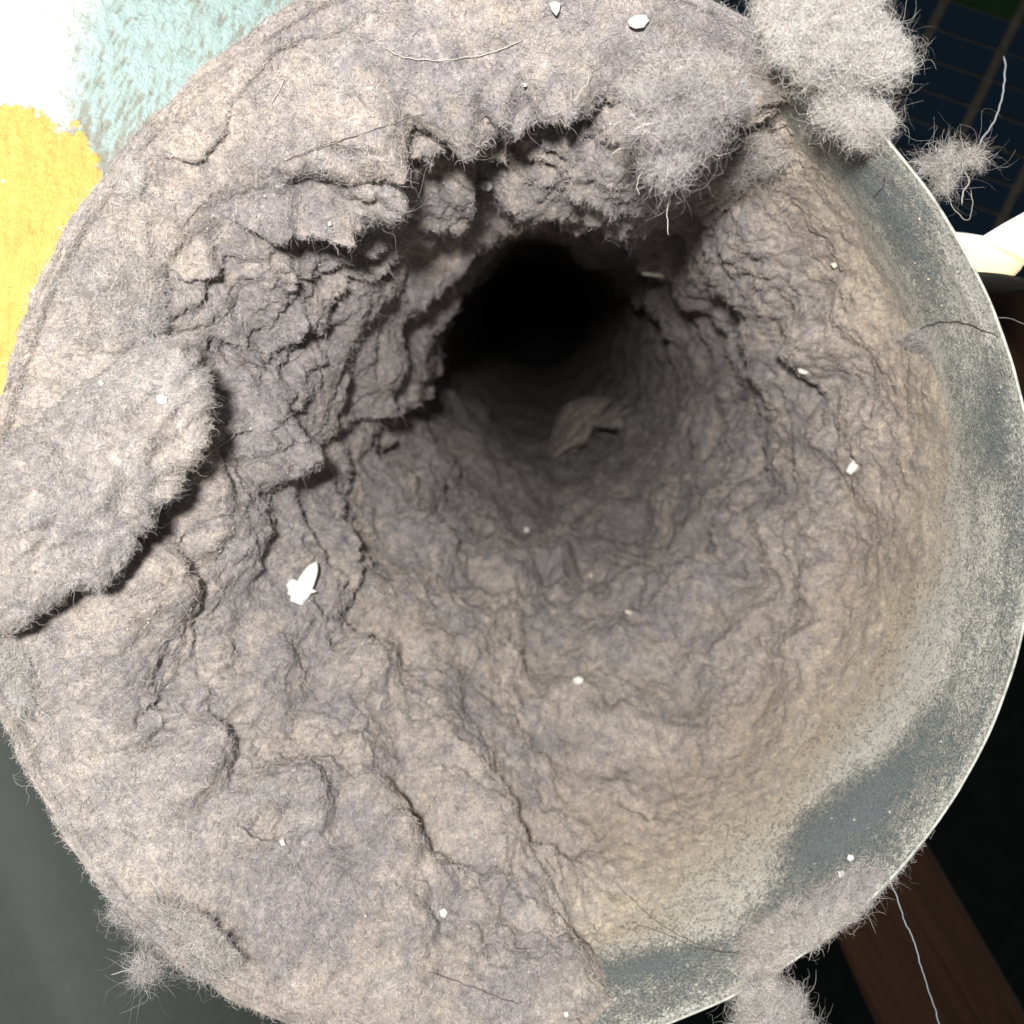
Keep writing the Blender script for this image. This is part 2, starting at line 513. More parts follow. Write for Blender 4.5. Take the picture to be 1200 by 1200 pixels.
BW = 1.0
WN = [(noise(P0, sc_, 200 + i), noise(P0, sc_, 230 + i)) for i, sc_ in enumerate((1.1, 3.2, 8.5))]
AMPN = noise(P0, 0.9, 220)
def ledge(pts, drop, lin, rise, lout, rag=9, seed=0, fade=28, soft=1.0):
    """a torn edge of a lint layer: pts run in photo pixels, the side nearer the middle drops away"""
    global disp
    pts = np.array(pts, float)
    k1, k2 = math.cos(seed * 1.7), math.sin(seed * 1.7)
    X = px + rag * (0.9 * (WN[0][0] * k1 + WN[0][1] * k2) + 0.55 * WN[1][0] + 0.35 * WN[2][0])
    Yv = py + rag * (0.9 * (WN[0][1] * k1 - WN[0][0] * k2) + 0.55 * WN[1][1] + 0.35 * WN[2][1])
    def sdist(X, Yv):
        best = np.full(np.shape(X), 1e9); sg = np.zeros(np.shape(X)); uu = np.zeros(np.shape(X)); L = 0
        for (x0, y0), (x1, y1) in zip(pts[:-1], pts[1:]):
            vx, vy = x1 - x0, y1 - y0; l = math.hypot(vx, vy)
            t = ((X - x0) * vx + (Yv - y0) * vy) / (l * l); tc = np.clip(t, 0, 1)
            d = np.hypot(X - x0 - tc * vx, Yv - y0 - tc * vy)
            c = vx * (Yv - y0) - vy * (X - x0)
            m_ = d < best - 1e-6
            best = np.where(m_, d, best); sg = np.where(m_, np.sign(c), sg); uu = np.where(m_, L + tc * l, uu)
            L += l
        return best, sg, uu, L
    _, s0, _, _ = sdist(np.array([cx]), np.array([cy]))
    d, sg, u, L = sdist(X, Yv)
    inside = sg * s0[0] > 0
    x = np.where(inside, -d, d)
    fd = min(120, L * 0.33)
    amp = ss(0, fd, u) * (1 - ss(L - fd, L, u)) * np.clip(0.9 + 0.45 * AMPN, 0.3, 1.25)
    st = 1 - ss(-3.2 * soft, 1.5 * soft, x)
    disp = disp - drop * amp * np.exp(-np.clip(-x, 0, None) / lin) * st + rise * amp * np.exp(-np.clip(x, 0, None) / lout) * (1 - st)

def crack(pts, wpx, depth):
    global disp
    d = seg_dist(px + 5 * noise(P0, 3, 300), py + 5 * noise(P0, 3, 301), pts)
    disp = disp - depth * np.exp(-(d / wpx) ** 2)

def bump(x, y, rx, ry, ang, h, p=3):
    global disp
    wx = px + rx * 0.22 * noise(P0, 1.5, 310); wy = py + ry * 0.22 * noise(P0, 1.5, 311)
    disp = disp + h * blob(wx, wy, x, y, rx, ry, ang, p)

# pads and mounds of felt, of all sizes, lying over each other
_pr = np.random.default_rng(23)
_pads = 0 * disp
_keep = ss(150, 260, rho + 60 * (py > cy))
_wx = px + 9 * noise(P0, 1.6, 310) + 6 * noise(P0, 4.0, 312) + 3.5 * noise(P0, 9, 314)
_wy = py + 9 * noise(P0, 1.6, 311) + 6 * noise(P0, 4.0, 313) + 3.5 * noise(P0, 9, 315)
for _i in range(120):
    _a, _q = _pr.random() * 2 * np.pi, 90 + 520 * _pr.random() ** 0.8
    _x, _y = 625 + _q * math.cos(_a), 440 + _q * 1.05 * math.sin(_a)
    _sz = (14 + 42 * _pr.random() ** 1.6) * (0.55 + 0.6 * min(1, _q / 450))
    _hh = (0.10 + 0.20 * _pr.random()) * (0.6 + 0.5 * _sz / 40)
    _b = blob(_wx, _wy, _x, _y, _sz * (1.1 + 0.6 * _pr.random()), _sz * (0.7 + 0.3 * _pr.random()), 90 + math.degrees(_a) + 40 * _pr.normal(), 5)
    _pads = _pads + _hh * _b
disp = disp + hold * _keep * soften(_pads, 2)
# crust along the upper-left lip
ledge([(150,235),(175,190),(235,186),(262,165),(272,110),(330,52),(365,38),(430,20),(520,0)], 0.38, 30, 0.16, 26, 11, 1)
# great top overhang
ledge([(255,262),(330,272),(360,262),(405,252),(440,232),(480,205),(498,150),(530,118),(600,112),(640,92),(690,92),(730,112),(760,140)], 0.95, 60, 0.26, 40, 9, 2)
# second shelf
ledge([(335,330),(395,342),(430,312),(480,283),(545,262),(560,205),(600,190),(640,196),(690,212),(735,235),(780,262)], 0.55, 34, 0.20, 30, 6, 3)
ledge([(440,182),(520,165),(545,182),(590,188),(600,165),(625,158),(640,180),(690,176)], 0.45, 18, 0.12, 22, 5, 4)
ledge([(300,300),(330,278),(345,310),(340,345)], 0.4, 20, 0.1, 25, 6, 12)
# third shelf, left
ledge([(340,452),(372,420),(385,385),(430,348),(480,322),(520,300),(560,268),(590,238)], 0.42, 26, 0.14, 30, 5, 5)
# lip of the dark hole
ledge([(362,535),(400,498),(455,478),(490,462),(508,420),(514,385),(536,352),(560,322),(588,288),(625,276),(660,284),(700,322),(742,352),(790,385),(812,440)], 0.50, 40, 0.16, 30, 5, 6)
ledge([(660,250),(720,262),(760,300),(800,330),(850,372)], 0.4, 24, 0.12, 30, 7, 13)
# inner bowl edges, lower half
ledge([(368,560),(392,620),(398,700),(404,790),(470,822)], 0.26, 50, 0.12, 40, 10, 7, soft=2.5)
ledge([(455,555),(500,600),(560,640),(650,622),(730,600)], 0.22, 60, 0.12, 40, 9, 8, soft=4)
ledge([(905,700),(900,600),(896,520),(880,440),(850,380)], 0.22, 50, 0.10, 40, 10, 9, soft=3)
ledge([(265,960),(300,990),(360,985)], 0.15, 40, 0.05, 30, 9, 10)
ledge([(180,300),(215,330),(262,330),(300,300)], 0.22, 26, 0.12, 26, 8, 16)
ledge([(255,400),(300,425),(350,392),(365,350)], 0.30, 34, 0.16, 34, 10, 17)
ledge([(790,90),(850,120),(900,170),(930,215)], 0.30, 26, 0.14, 26, 8, 18)
# folds and pits
crack([(688,494),(705,496),(720,508)], 6, 0.75)
crack([(652,540),(668,530),(684,522)], 5, 0.8)
bump(672, 505, 26, 24, -20, 0.55)
bump(730, 490, 30, 16, 10, 0.3)
crack([(455,530),(475,522)], 6, 0.4)
crack([(240,545),(252,520),(268,505)], 5, 0.2)
crack([(470,880),(520,905),(560,950)], 7, 0.12)
crack([(552,950),(580,952)], 5, 0.22)
crack([(165,845),(200,820),(215,800)], 7, 0.16); crack([(115,885),(150,880),(180,868),(205,845)], 6, 0.18)
crack([(897,730),(898,740)], 6, 0.35)
crack([(180,265),(186,310)], 7, 0.28)
crack([(330,440),(362,405),(410,400)], 5, 0.25)
crack([(730,940),(760,955)], 6, 0.16); crack([(690,950),(705,975)], 6, 0.12)
bump(370, 130, 100, 72, -10, 0.55, 5); bump(410, 215, 60, 32, -30, 0.35, 5)
bump(300, 360, 70, 50, 0, 0.22); bump(450, 440, 50, 42, 20, 0.30); bump(630, 690, 60, 40, 0, 0.2)
bump(790, 720, 80, 60, -30, 0.25); bump(700, 235, 80, 16, 20, 0.12); bump(200, 930, 100, 90, 0, 0.25)
bump(380, 1060, 120, 70, 0, 0.22); bump(560, 1130, 120, 60, 0, 0.2); bump(850, 310, 40, 60, 0, 0.3)
bump(600, 45, 120, 30, 5, 0.25); bump(480, 60, 60, 50, 0, 0.2)
# lint fluff over the lower-right lip
lipfl = blob(px, py, 990, 1060, 95, 34, -42)
_lim = 0.30 + 0.70 * ss(-0.3, 0.9, S - edge) * bare + 0.70 * (1 - bare)
disp = disp * np.clip(_lim, 0, 1)

# raise the relief along the surface's own normal
N0, _ = grid_normals(P0.reshape(-1, 3), nphi, ns)
N0 = N0.reshape(ns, nphi, 3)
_C, _A, _E = frame(S)
_v = P0 - _C
_rad = -(np.cos(PH)[..., None] * np.array([1.0, 0, 0]) + np.sin(PH)[..., None] * _E)
N0 = N0 * np.sign((N0 * _rad).sum(-1, keepdims=True))
N0 = N0 + 0.25 * _rad
N0 /= np.linalg.norm(N0, axis=-1, keepdims=True)
Pin = P0 + N0 * (disp * (0.15 + 0.85 * ss(0.0, 0.6, S)))[..., None]
_v = Pin - _C
_u = _v[..., 0]; _w = (_v * _E).sum(-1); _x = (_v * _A).sum(-1)
_r = np.hypot(_u, _w); _lim_r = Rduct(PH, S) + 0.012
_f = np.minimum(1, _lim_r / _r)
_tp = ss(0.15, 0.62, bare) * (1 - ss(-0.35, 0.30, S - edge))
_f = _f * (1 - _tp) + (_lim_r + 0.004) / _r * _tp
Pin = _C + (_u * _f)[..., None] * np.array([1.0, 0, 0]) + (_w * _f)[..., None] * _E + _x[..., None] * _A
r_in = _r * _f
# ---- rows over the lip
ql = np.linspace(-1, 0, nl, endpoint=False)
PHl, Q = np.meshgrid(ph, ql)
dl = np.degrees(PHl); dl = np.where(dl > 180, dl - 360, dl); d2 = dl % 360
over = ss(136, 150, d2) * (1 - ss(196, 214, d2))            # heavy overflow, left side
over2 = ss(50, 62, d2) * (1 - ss(250, 275, d2))             # light crust elsewhere around the top, left and bottom
lip3 = np.stack([np.cos(PHl) * 5, Q * 1.5, np.sin(PHl) * 5], -1)
r0 = r_in[0][None, :] + 0 * Q
tQ = -Q
ext = 0.035 * over2 + (-0.01 + 0.04 * noise(lip3, 0.5, 25) + 0.05 * fbm(lip3, 3, 3, 24)) * over + 0.05 * over2 * noise(lip3, 2.0, 26)
fluff_lr = np.exp(-((dl + 48) / 14) ** 2)
ext = np.clip(ext, -0.04, 1)
thk = (0.05 + 0.05 * np.abs(noise(lip3, 2, 27))) * over2 + (0.09 + 0.07 * noise(lip3, 0.8, 28) + 0.10 * billow(lip3, 2.5, 2, 29)) * over + 0.05 * fluff_lr
Rl = Rrim(PHl) + 0.015
rr_ = r0 + (Rl + ext - r0) * ss(0, 1, tQ)
ax = -thk * np.sin(np.pi * np.clip(tQ, 0, 1) ** 0.8) ** 0.7
ax = np.where(tQ > 0.98, 0.05, ax)
hid = 1 - np.clip(np.maximum(over2, fluff_lr), 0, 1)
rr_ = rr_ * (1 - hid) + (Rrim(PHl) + 0.013) * hid
Plip = surf(PHl, ax * (1 - hid) + 0.02 * hid, rr_)
nzl = 0.03 * fbm(Plip, 4, 3, 23)
Plip[..., 1] -= nzl * (1 - hid)
P = np.concatenate([Plip, Pin], 0)
m = nl + ns
P = P.reshape(-1, 3)
px, py = proj(P)
Sfull = np.concatenate([0 * Q, S], 0).reshape(-1)
warm = 0.22 * blob(px, py, 900, 700, 330, 420) * ss(1.2, 2.2, Sfull) * (1 - ss(3.5, 6, Sfull)) - 0.22 * blob(px, py, 640, 420, 260, 260)
warm += 0.25 * blob(px, py, 330, 130, 220, 120) + 0.25 * blob(px, py, 60, 500, 120, 300) + 0.2 * blob(px, py, 570, 760, 140, 60) + 0.3 * blob(px, py, 700, 1000, 200, 80)
warm -= 0.16 * blob(px, py, 480, 400, 300, 330)
warm -= 0.45 * blob(px, py, 380, 1040, 110, 60) + 0.3 * blob(px, py, 600, 1130, 80, 60) + 0.2 * blob(px, py, 320, 620, 80, 120)
warm = warm - 0.02
pale = 0.35 * blob(px, py, 70, 420, 90, 220) + 0.45 * blob(px, py, 130, 960, 150, 180) + 0.0 * px + 0.3 * blob(px, py, 690, 1060, 130, 30, -8)
col = lint_colour(P, px, py, warm, pale)
# warm tan stain where the lint thins to the metal
e_full = np.concatenate([0 * Q + 9, S - edge], 0).reshape(-1); b_full = np.concatenate([hid * 0, bare], 0).reshape(-1)
st = ((1 - ss(0.1, 1.9, e_full)) * b_full * 0.9)[:, None]
st = st + 0.6 * blob(px, py, 740, 1085, 60, 18, -10)[:, None]
st = np.clip(st, 0, 1) * (0.9 + 0.35 * noise(P, 2.5, 94))[:, None]
cr = (1 - ss(-0.2, 0.9, e_full))[:, None]
col = col * (1 - st) + (np.array([0.55, 0.465, 0.37]) * (1 - cr) + np.array([0.66, 0.595, 0.48]) * cr) * (1 + 0.18 * noise(P, 8, 95))[:, None] * st
col = np.clip(col, 0.02, 0.85)
lining = mesh_np('lint_lining', P, grid_faces(nphi, m)[:, ::-1], M_lint, None, col)
tag(lining, 'thick beige and mauve grey felted lint lining the duct around the dark hole', 'lint')
N, W = grid_normals(P, nphi, m)
h_full = np.concatenate([np.clip(1 - hid, 0, 1), np.clip(hold, 0.12, 1) * (r_in < Rduct(PH, S) - 0.01)], 0).reshape(-1)
add_fuzz('fuzz', P, N, W * h_full * np.where(Sfull > 14, 0.25, 1), col, 620000, lining, 0.03, 0.15, 0.28, 0.0013, seed=1)
add_fuzz('stray_fibres', P, N, W * h_full * np.where(Sfull > 9, 0.1, 1), col, 26000, lining, 0.08, 0.5, 0.5, 0.0009, seed=2)

bpy.context.view_layer.update()
dg = bpy.context.evaluated_depsgraph_get()
def hit(px, py):
    """where the line of sight through a photo pixel first meets something already built"""
    d = Vector(ray(px, py, 1.0)).normalized()
    ok, loc, nor, i, ob, mx = sc.ray_cast(dg, Vector((0, 0, 0)), d, distance=200)
    return (np.array(loc), np.array(nor)) if ok else (ray(px, py, 9.0), np.array([0, -1, 0.0]))

# ------------------------------------------------------------------ separate clumps and flaps of lint
def smooth_outline(pts, n):
    """closed Catmull-Rom through pts, as polar radius about the centroid"""
    pts = np.array(pts, float)
    c = pts.mean(0)
    out = []
    k = len(pts)
    for i in range(k):
        p0, p1, p2, p3 = pts[i - 1], pts[i], pts[(i + 1) % k], pts[(i + 2) % k]
        for t in np.linspace(0, 1, 16, endpoint=False):
            out.append(0.5 * ((2 * p1) + (-p0 + p2) * t + (2 * p0 - 5 * p1 + 4 * p2 - p3) * t * t + (-p0 + 3 * p1 - 3 * p2 + p3) * t ** 3))
    out = np.array(out) - c
    a = np.arctan2(out[:, 1], out[:, 0]); r = np.hypot(out[:, 0], out[:, 1])
    o = np.argsort(a); a = a[o]; r = r[o]
    A = np.linspace(-np.pi, np.pi, n, endpoint=False)
    return c, A, np.interp(A, np.concatenate([a - 2 * np.pi, a, a + 2 * np.pi]), np.tile(r, 3))

def clump(label, pts, Y, thick, n=420, rows=90, rag=5, slope=(0, 0), warm=0.0, pale=0.0, fuzz=12000, seed=0, lump=0.12, lmax=0.26,
          flat=0.45, back=0.5, lift=0.6, groovy=0.0, stick=0.0, name='lint_clump'):
    c, A, r = smooth_outline(pts, n)
    if stick:
        hh = []
        for f in (0, 0.5, 0.85):
            for i in range(0, n, max(1, n // 16)):
                x_, y_ = c[0] + f * r[i] * math.cos(A[i]), c[1] + f * r[i] * math.sin(A[i])
                hp = hit(x_, y_)[0]
                if hp[1] < (13 if Y < 12 else 30): hh.append((x_ - c[0], y_ - c[1], hp[1]))
        hh = np.array(hh)
        sol = np.linalg.lstsq(np.c_[hh[:, :2] / 100, np.ones(len(hh))], hh[:, 2], rcond=None)[0]
        Y = sol[2] - stick; slope = (sol[0], sol[1])
    q3 = np.stack([np.cos(A) * r / 60, np.sin(A) * r / 60, 0 * A + seed * 3.1], -1)
    r = r + rag * (fbm(q3, 1.5, 5, 401 + seed, 0.8)) * 3.2
    r = r - (3.5 if Y < 12 else 0)
    half = rows // 2
    rho_t = 1 - np.linspace(0, 1, half) ** 1.5 * 1.0
    rho_t = np.sin(np.linspace(0.004, 1, half) * np.pi / 2)[::-1]          # 1 at outline -> 0 centre
    rr = np.concatenate([rho_t[::-1], rho_t[1:]])                            # centre(front) -> rim -> centre(back)
    side = np.concatenate([np.ones(half), -np.ones(half - 1)])
    AA, RR = np.meshgrid(A, rr); SD = side[:, None] + 0 * AA
    rad = r[None, :] * RR
    X = c[0] + rad * np.cos(AA); Yp = c[1] + rad * np.sin(AA)
    Yd = Y + slope[0] * (X - c[0]) / 100 + slope[1] * (Yp - c[1]) / 100
    Pb = ray(X, Yp, Yd)
    prof = np.clip(1 - RR ** 2, 0, 1) ** flat
    nz = lump * 1.5 * (puffs(Pb + 0.15 * np.stack([noise(Pb, 2.5, 411), noise(Pb, 2.5, 412), noise(Pb, 2.5, 413)], -1), 1.9, seed) - 0.3) + lump * 0.6 * (puffs(Pb, 4.6, seed + 3) - 0.4) + lump * 0.5 * billow(Pb, 1.2, 3, 420 + seed, 0.6) + 0.05 * fbm(Pb, 6, 3, 430 + seed, 0.6)
    if groovy:
        G = Pb.copy(); g = (G[..., 0] * 0.62 - G[..., 2] * 0.78)
        st_ = np.stack([g * 2.6, (G[..., 0] * 0.78 + G[..., 2] * 0.62) * 0.7, 0 * g], -1)
        nz = nz + groovy * fbm(st_, 1.0, 3, 440)
    Yn = np.where(SD > 0, Yd - thick * prof - nz * prof ** 0.6, Yd + thick * back * prof)
    P = ray(X, Yp, Yn)
    # bulge of the edge
    f = np.stack([noise(Pb, 2, 450 + seed), noise(Pb, 2, 451 + seed), noise(Pb, 2, 452 + seed)], -1) * 0.05 \
        + np.stack([noise(Pb, 5, 453 + seed), noise(Pb, 5, 454 + seed), noise(Pb, 5, 455 + seed)], -1) * 0.03
    P = P + f
    P = P.reshape(-1, 3)
    px_, py_ = proj(P)
    pl = pale + 0 * px_
    col = lint_colour(P, px_, py_, warm, pl)
    o = mesh_np(name, P, grid_faces(n, len(rr)), M_lint, None, col)
    tag(o, label, 'lint')
    N, W = grid_normals(P, n, len(rr))
    front = (SD.reshape(-1) > 0) | (RR.reshape(-1) > 0.9)
    add_fuzz('fuzz', P, N, W * front, col, int(fuzz * 1.7), o, 0.03, lmax * 0.6, lift * 0.34, 0.00115, seed=50 + seed)
    add_fuzz('stray_fibres', P, N, W * front, col, int(fuzz * 0.35), o, 0.08, lmax * 1.5, lift * 1.1, 0.0008, seed=80 + seed)
    return o

clump('large thick flap of pale lavender grey lint folded over the left lip of the duct',
      [(252,478),(246,520),(214,566),(178,612),(150,664),(118,688),(72,700),(38,726),(-10,752),(-60,700),(-50,600),(0,520),(60,470),(120,430),(170,400),(215,390),(238,430)],
      7.28, 0.28, 620, 190, 7, slope=(0.10, -0.02), warm=-0.10, pale=0.28, fuzz=30000, lmax=0.17, seed=1, lump=0.19, groovy=0.20, flat=0.55, back=0.35)
clump('smaller puffy pale wad of lint on the left lip above the large flap',
      [(182,300),(200,330),(196,372),(170,402),(130,420),(85,400),(70,350),(95,300),(140,280)],
      7.1, 0.10, 300, 70, 5, stick=0.04, pale=0.25, fuzz=9000, seed=2, lump=0.10)
clump('ragged grey lint clump hanging down from the top of the duct to a drooping point',
      [(748,92),(775,66),(820,64),(862,82),(880,112),(866,150),(838,182),(806,196),(786,226),(768,205),(742,182),(728,150),(735,100)],
      6.95, 0.45, 460, 120, 9, warm=-0.22, pale=0.12, fuzz=20000, seed=3, lump=0.34, lmax=0.34, lift=0.8)
clump('grey lint wisp under the hanging clump near the upper right wall',
      [(838,178),(870,150),(905,160),(925,190),(905,212),(880,205),(862,222),(842,205)],
      7.6, 0.22, 260, 60, 7, stick=0.15, warm=-0.1, pale=0.1, fuzz=7000, seed=4, lump=0.15, lmax=0.34, lift=0.8)
clump('big fluffy whitish lint tuft sticking out over the upper right lip',
      [(884,-10),(960,-30),(1025,-15),(1044,25),(1072,62),(1060,98),(1020,112),(985,118),(948,100),(905,68),(890,30)],
      6.95, 0.40, 460, 120, 8, warm=0.1, pale=0.85, fuzz=22000, seed=5, lump=0.2, lmax=0.3, lift=0.8, back=1.0)
clump('small cream lint tuft on the upper right lip just below the big fluffy tuft',
      [(955,108),(1000,105),(1035,118),(1046,145),(1032,165),(1000,172),(972,158),(955,135)],
      7.15, 0.25, 300, 80, 6, warm=0.15, pale=0.8, fuzz=9000, seed=6, lump=0.16, lmax=0.28, lift=0.8, back=0.8)
clump('wispy grey lint shred clinging outside the right lip with a long thread',
      [(1072,192),(1090,180),(1110,172),(1128,178),(1150,170),(1152,184),(1130,196),(1122,214),(1106,226),(1092,212)],
      8.3, 0.08, 260, 50, 9, warm=-0.05, pale=0.45, fuzz=1600, seed=7, lump=0.10, lmax=0.5, lift=1.6, back=0.8)
clump('pale grey tuft of lint hanging below the lower right lip at the frame edge',
      [(862,1160),(885,1142),(915,1140),(935,1155),(950,1185),(962,1240),(900,1260),(850,1230),(858,1190)],
      8.2, 0.4, 340, 80, 7, warm=-0.05, pale=0.45, fuzz=14000, seed=8, lump=0.16, lmax=0.32, lift=0.8, back=0.8)
clump('furry ridge of mauve lint lying along the lower right lip',
      [(1045,1005),(1040,1030),(1000,1072),(950,1112),(905,1145),(868,1150),(862,1120),(885,1085),(930,1062),(965,1040),(1000,1010)],
      7.95, 0.05, 420, 90, 6, stick=0.05, warm=0.0, pale=0.35, fuzz=18000, seed=9, lump=0.10, lmax=0.26, lift=0.8, back=0.3, flat=0.7)
clump('ragged lint tuft spilling over the lower left lip',
      [(132,1068),(160,1050),(210,1060),(260,1090),(275,1130),(250,1146),(226,1132),(200,1128),(180,1126),(168,1098),(148,1085)],
      7.9, 0.14, 340, 80, 9, stick=-0.08, warm=-0.05, pale=0.45, fuzz=13000, seed=10, lump=0.14, lmax=0.30, lift=0.8, back=0.6)
clump('little curl of pale lint just below the lower left tuft',
      [(160,1128),(172,1120),(182,1130),(176,1142),(164,1142)],
      8.1, 0.08, 120, 30, 4, pale=0.6, fuzz=1800, seed=11, lump=0.08, lmax=0.4, lift=1.2, back=0.8)
clump('whitish tuft of lint on the left lip under the large flap',
      [(-12,762),(22,762),(42,785),(40,815),(30,838),(16,830),(5,800),(-15,790)],
      7.2, 0.12, 240, 60, 6, stick=0.05, pale=0.8, fuzz=6000, seed=12, lump=0.12, lmax=0.26, lift=0.7, back=0.7)
clump('small grey ball of fluff stuck on the right wall beneath a dark hair',
      [(1058,395),(1072,384),(1086,390),(1088,405),(1074,412),(1060,406)],
      8.8, 0.10, 120, 30, 4, stick=0.05, pale=0.2, warm=-0.1, fuzz=1500, seed=13, lump=0.08, lmax=0.25, lift=0.9, back=0.8)
clump('beige crumb of lint standing at the upper left lip beside the yellow paint',
      [(138,200),(150,182),(166,186),(172,205),(160,228),(144,226)],
      7.2, 0.12, 160, 40, 5, pale=0.5, warm=0.2, fuzz=2500, seed=14, lump=0.08, lmax=0.25, lift=0.9, back=0.8)

clump('pale beige curled lump of lint on the tunnel floor beside a dark crevice',
      [(642,542),(646,510),(656,484),(675,468),(705,466),(735,472),(748,488),(738,500),(716,492),(696,494),(694,508),(684,520),(664,528)],
      15, 0.9, 240, 60, 1.0, stick=1.3, pale=0.1, warm=0.2, fuzz=3500, seed=15, lump=0.30, lmax=0.3, lift=0.8, back=0.2)

# ------------------------------------------------------------------ debris stuck in the lint
bpy.context.view_layer.update()
dg = bpy.context.evaluated_depsgraph_get()

M_flake = plain('white_paint', (0.80, 0.80, 0.77), 0.6, 0.4, 12, 0.06, 0.01)
M_crumb = plain('cream_crumb', (0.68, 0.63, 0.52), 0.7, 0.3, 20, 0.1, 0.01)
M_tanc = plain('tan_crumb', (0.50, 0.42, 0.28), 0.7, 0.3, 20, 0.15, 0.01)

def flake(label, pts, mat=M_flake, th=0.03, lift=0.05, name='paint_flake', cat='flake', group=None):
    """thin chip with the outline given in photo pixels, lying where it was found"""
    pts = np.array(pts, float); c = pts.mean(0)
    hp, hn = hit(*c)
    if hn[1] > 0: hn = -hn
    Y = hp[1] - lift
    k = len(pts)
    sub = []
    for i in range(k):
        for t in (0, 0.5):
            p = pts[i] * (1 - t) + pts[(i + 1) % k] * t
            sub.append(p + rng.normal(size=2) * 0.006 * np.ptp(pts, axis=0).mean())
    sub = np.array(sub); k = len(sub)
    def ring(f, dy): 
        q = c + (sub - c) * f
        # lean a little towards the surface it lies on
        yy = Y + dy + 0.06 * (-(hn[0]) * (q[:, 0] - c[0]) + hn[2] * (q[:, 1] - c[1])) / FPX * Y / max(0.4, -hn[1]) * -1
        yy = yy + 0.25 * th * noise(np.stack([q[:, 0] / 6, q[:, 1] / 6, 0 * yy], -1), 1.0, 5)
        return ray(q[:, 0], q[:, 1], yy)
    rings = [ring(0.02, -th * 0.8), ring(0.55, -th * 0.9), ring(0.92, -th * 0.7), ring(1.0, -th * 0.2), ring(1.0, th * 0.2), ring(0.9, th * 0.6), ring(0.02, th * 0.6)]
    V = np.concatenate(rings)
    o = mesh_np(name, V, grid_faces(k, len(rings)), mat, None, None, smooth=False)
    return tag(o, label, cat, group)

flake('large bright white paint chip with a pointed tip in the lower left lint',
      [(371,657),(373,668),(370,680),(366,690),(372,693),(365,696),(358,705),(352,716),(345,719),(338,708),(333,696),(331,686),(336,680),(342,678),(348,681),(355,670),(362,662)], th=0.05, lift=0.10)
flake('round white bead at the edge of a shelf of lint above the dark hole', [(562,213),(566,210),(572,210),(577,214),(577,220),(573,224),(566,223),(562,219)], th=0.13, lift=0.30, name='white_bead', cat='bead')
flake('slim white paint chip standing on the right wall', [(1009,530),(1013,533),(1010,543),(1003,552),(997,557),(991,553),(994,545),(1002,537)], th=0.05, lift=0.06)
flake('small white paint chip on the right wall above the slim one', [(934,432),(941,429),(949,432),(951,437),(943,439),(936,437)], th=0.05, lift=0.06)
flake('white paint chip on top of the pale wad at the left lip', [(183,465),(190,462),(196,466),(196,472),(189,474),(184,471)], lift=0.03)
flake('creamy white chip near the top of the duct close to the frame edge', [(735,24),(744,18),(756,17),(761,24),(755,32),(745,34),(737,30)], th=0.05, lift=0.06)
flake('white chip cut by the top edge of the photo', [(643,4),(650,1),(657,4),(656,12),(652,19),(647,13)], th=0.05, lift=0.06)
flake('white grain deep in the tunnel below the crack', [(613,619),(617,617),(621,620),(620,625),(615,625)], th=0.05, lift=0.08, name='white_grain', cat='grain')
flake('white chip low in the middle of the duct floor', [(671,795),(678,792),(684,795),(683,801),(676,803),(672,800)], th=0.05, lift=0.06)
flake('yellowish sliver above the low white chip on the floor', [(733,714),(740,716),(742,719),(737,721),(732,718)], M_crumb, th=0.04, lift=0.05, name='sliver')
flake('white fleck in the lower lint near the bottom rim', [(515,1067),(521,1064),(525,1069),(522,1076),(516,1075)], lift=0.05)
flake('white fleck on the grey lint at lower left', [(327,985),(332,983),(335,990),(330,992)], lift=0.04)
flake('white grain on bare steel near the lower right lip', [(994,1001),(1000,1002),(1002,1007),(996,1010),(992,1006)], th=0.06, lift=0.06, name='white_grain', cat='grain')
flake('pale chip beside the white grain near the lower right lip', [(981,1021),(988,1020),(994,1026),(990,1031),(983,1028)], th=0.05, lift=0.06)
flake('white grain on the rim fluff at far left, above the flap', [(114,447),(119,445),(122,450),(118,453)], lift=0.03, name='white_grain', cat='grain')
flake('tan grain on the right wall below the upper right lip', [(973,309),(979,307),(982,312),(977,315)], M_crumb, lift=0.05, name='tan_grain', cat='grain')
flake('pale straw sliver on the right wall of the inner tunnel', [(752,318),(770,320),(788,323),(788,327),(770,325),(752,322)], M_crumb, th=0.04, lift=0.06, name='straw', cat='straw')
flake('cream grain on the duct floor right of centre', [(690,672),(694,671),(695,676),(691,678)], M_crumb, lift=0.05, name='tan_grain', cat='grain')
flake('white fleck at the bottom edge of the lint', [(660,1187),(665,1185),(667,1191),(662,1193)], lift=0.04)
flake('white fleck on the upper left crust of lint', [(384,260),(388,259),(389,264),(385,265)], lift=0.04)
flake('white grain in the upper lint left of the hanging clump', [(613,98),(617,97),(618,101),(614,102)], lift=0.05, name='white_grain', cat='grain')

# countless tiny specks
V = []; F = []
specks = np.random.default_rng(3)
cnt = 0
for i in range(420):
    a = specks.random() * 2 * np.pi; q = 590 * math.sqrt(specks.random())
    x, y = 600 + q * math.cos(a), 600 + q * math.sin(a)
    if math.hypot(x - 632, y - 370) < 140: continue
    if not (0 < x < 1200 and 0 < y < 1200): continue
    hp, hn = hit(x, y)
    if hp[1] > 18: continue
    r = 0.006 + 0.012 * specks.random() ** 2
    b = len(V)
    dirs = np.array([(1,0,0),(-1,0,0),(0,1,0),(0,-1,0),(0,0,1),(0,0,-1)], float) * (0.7 + 0.6 * specks.random((6, 1)))
    for dv in dirs: V.append(hp * (1 - 0.012 / hp[1]) + dv * r)
    for f in ((0,2,4),(2,1,4),(1,3,4),(3,0,4),(2,0,5),(1,2,5),(3,1,5),(0,3,5)): F.append([b + k for k in f])
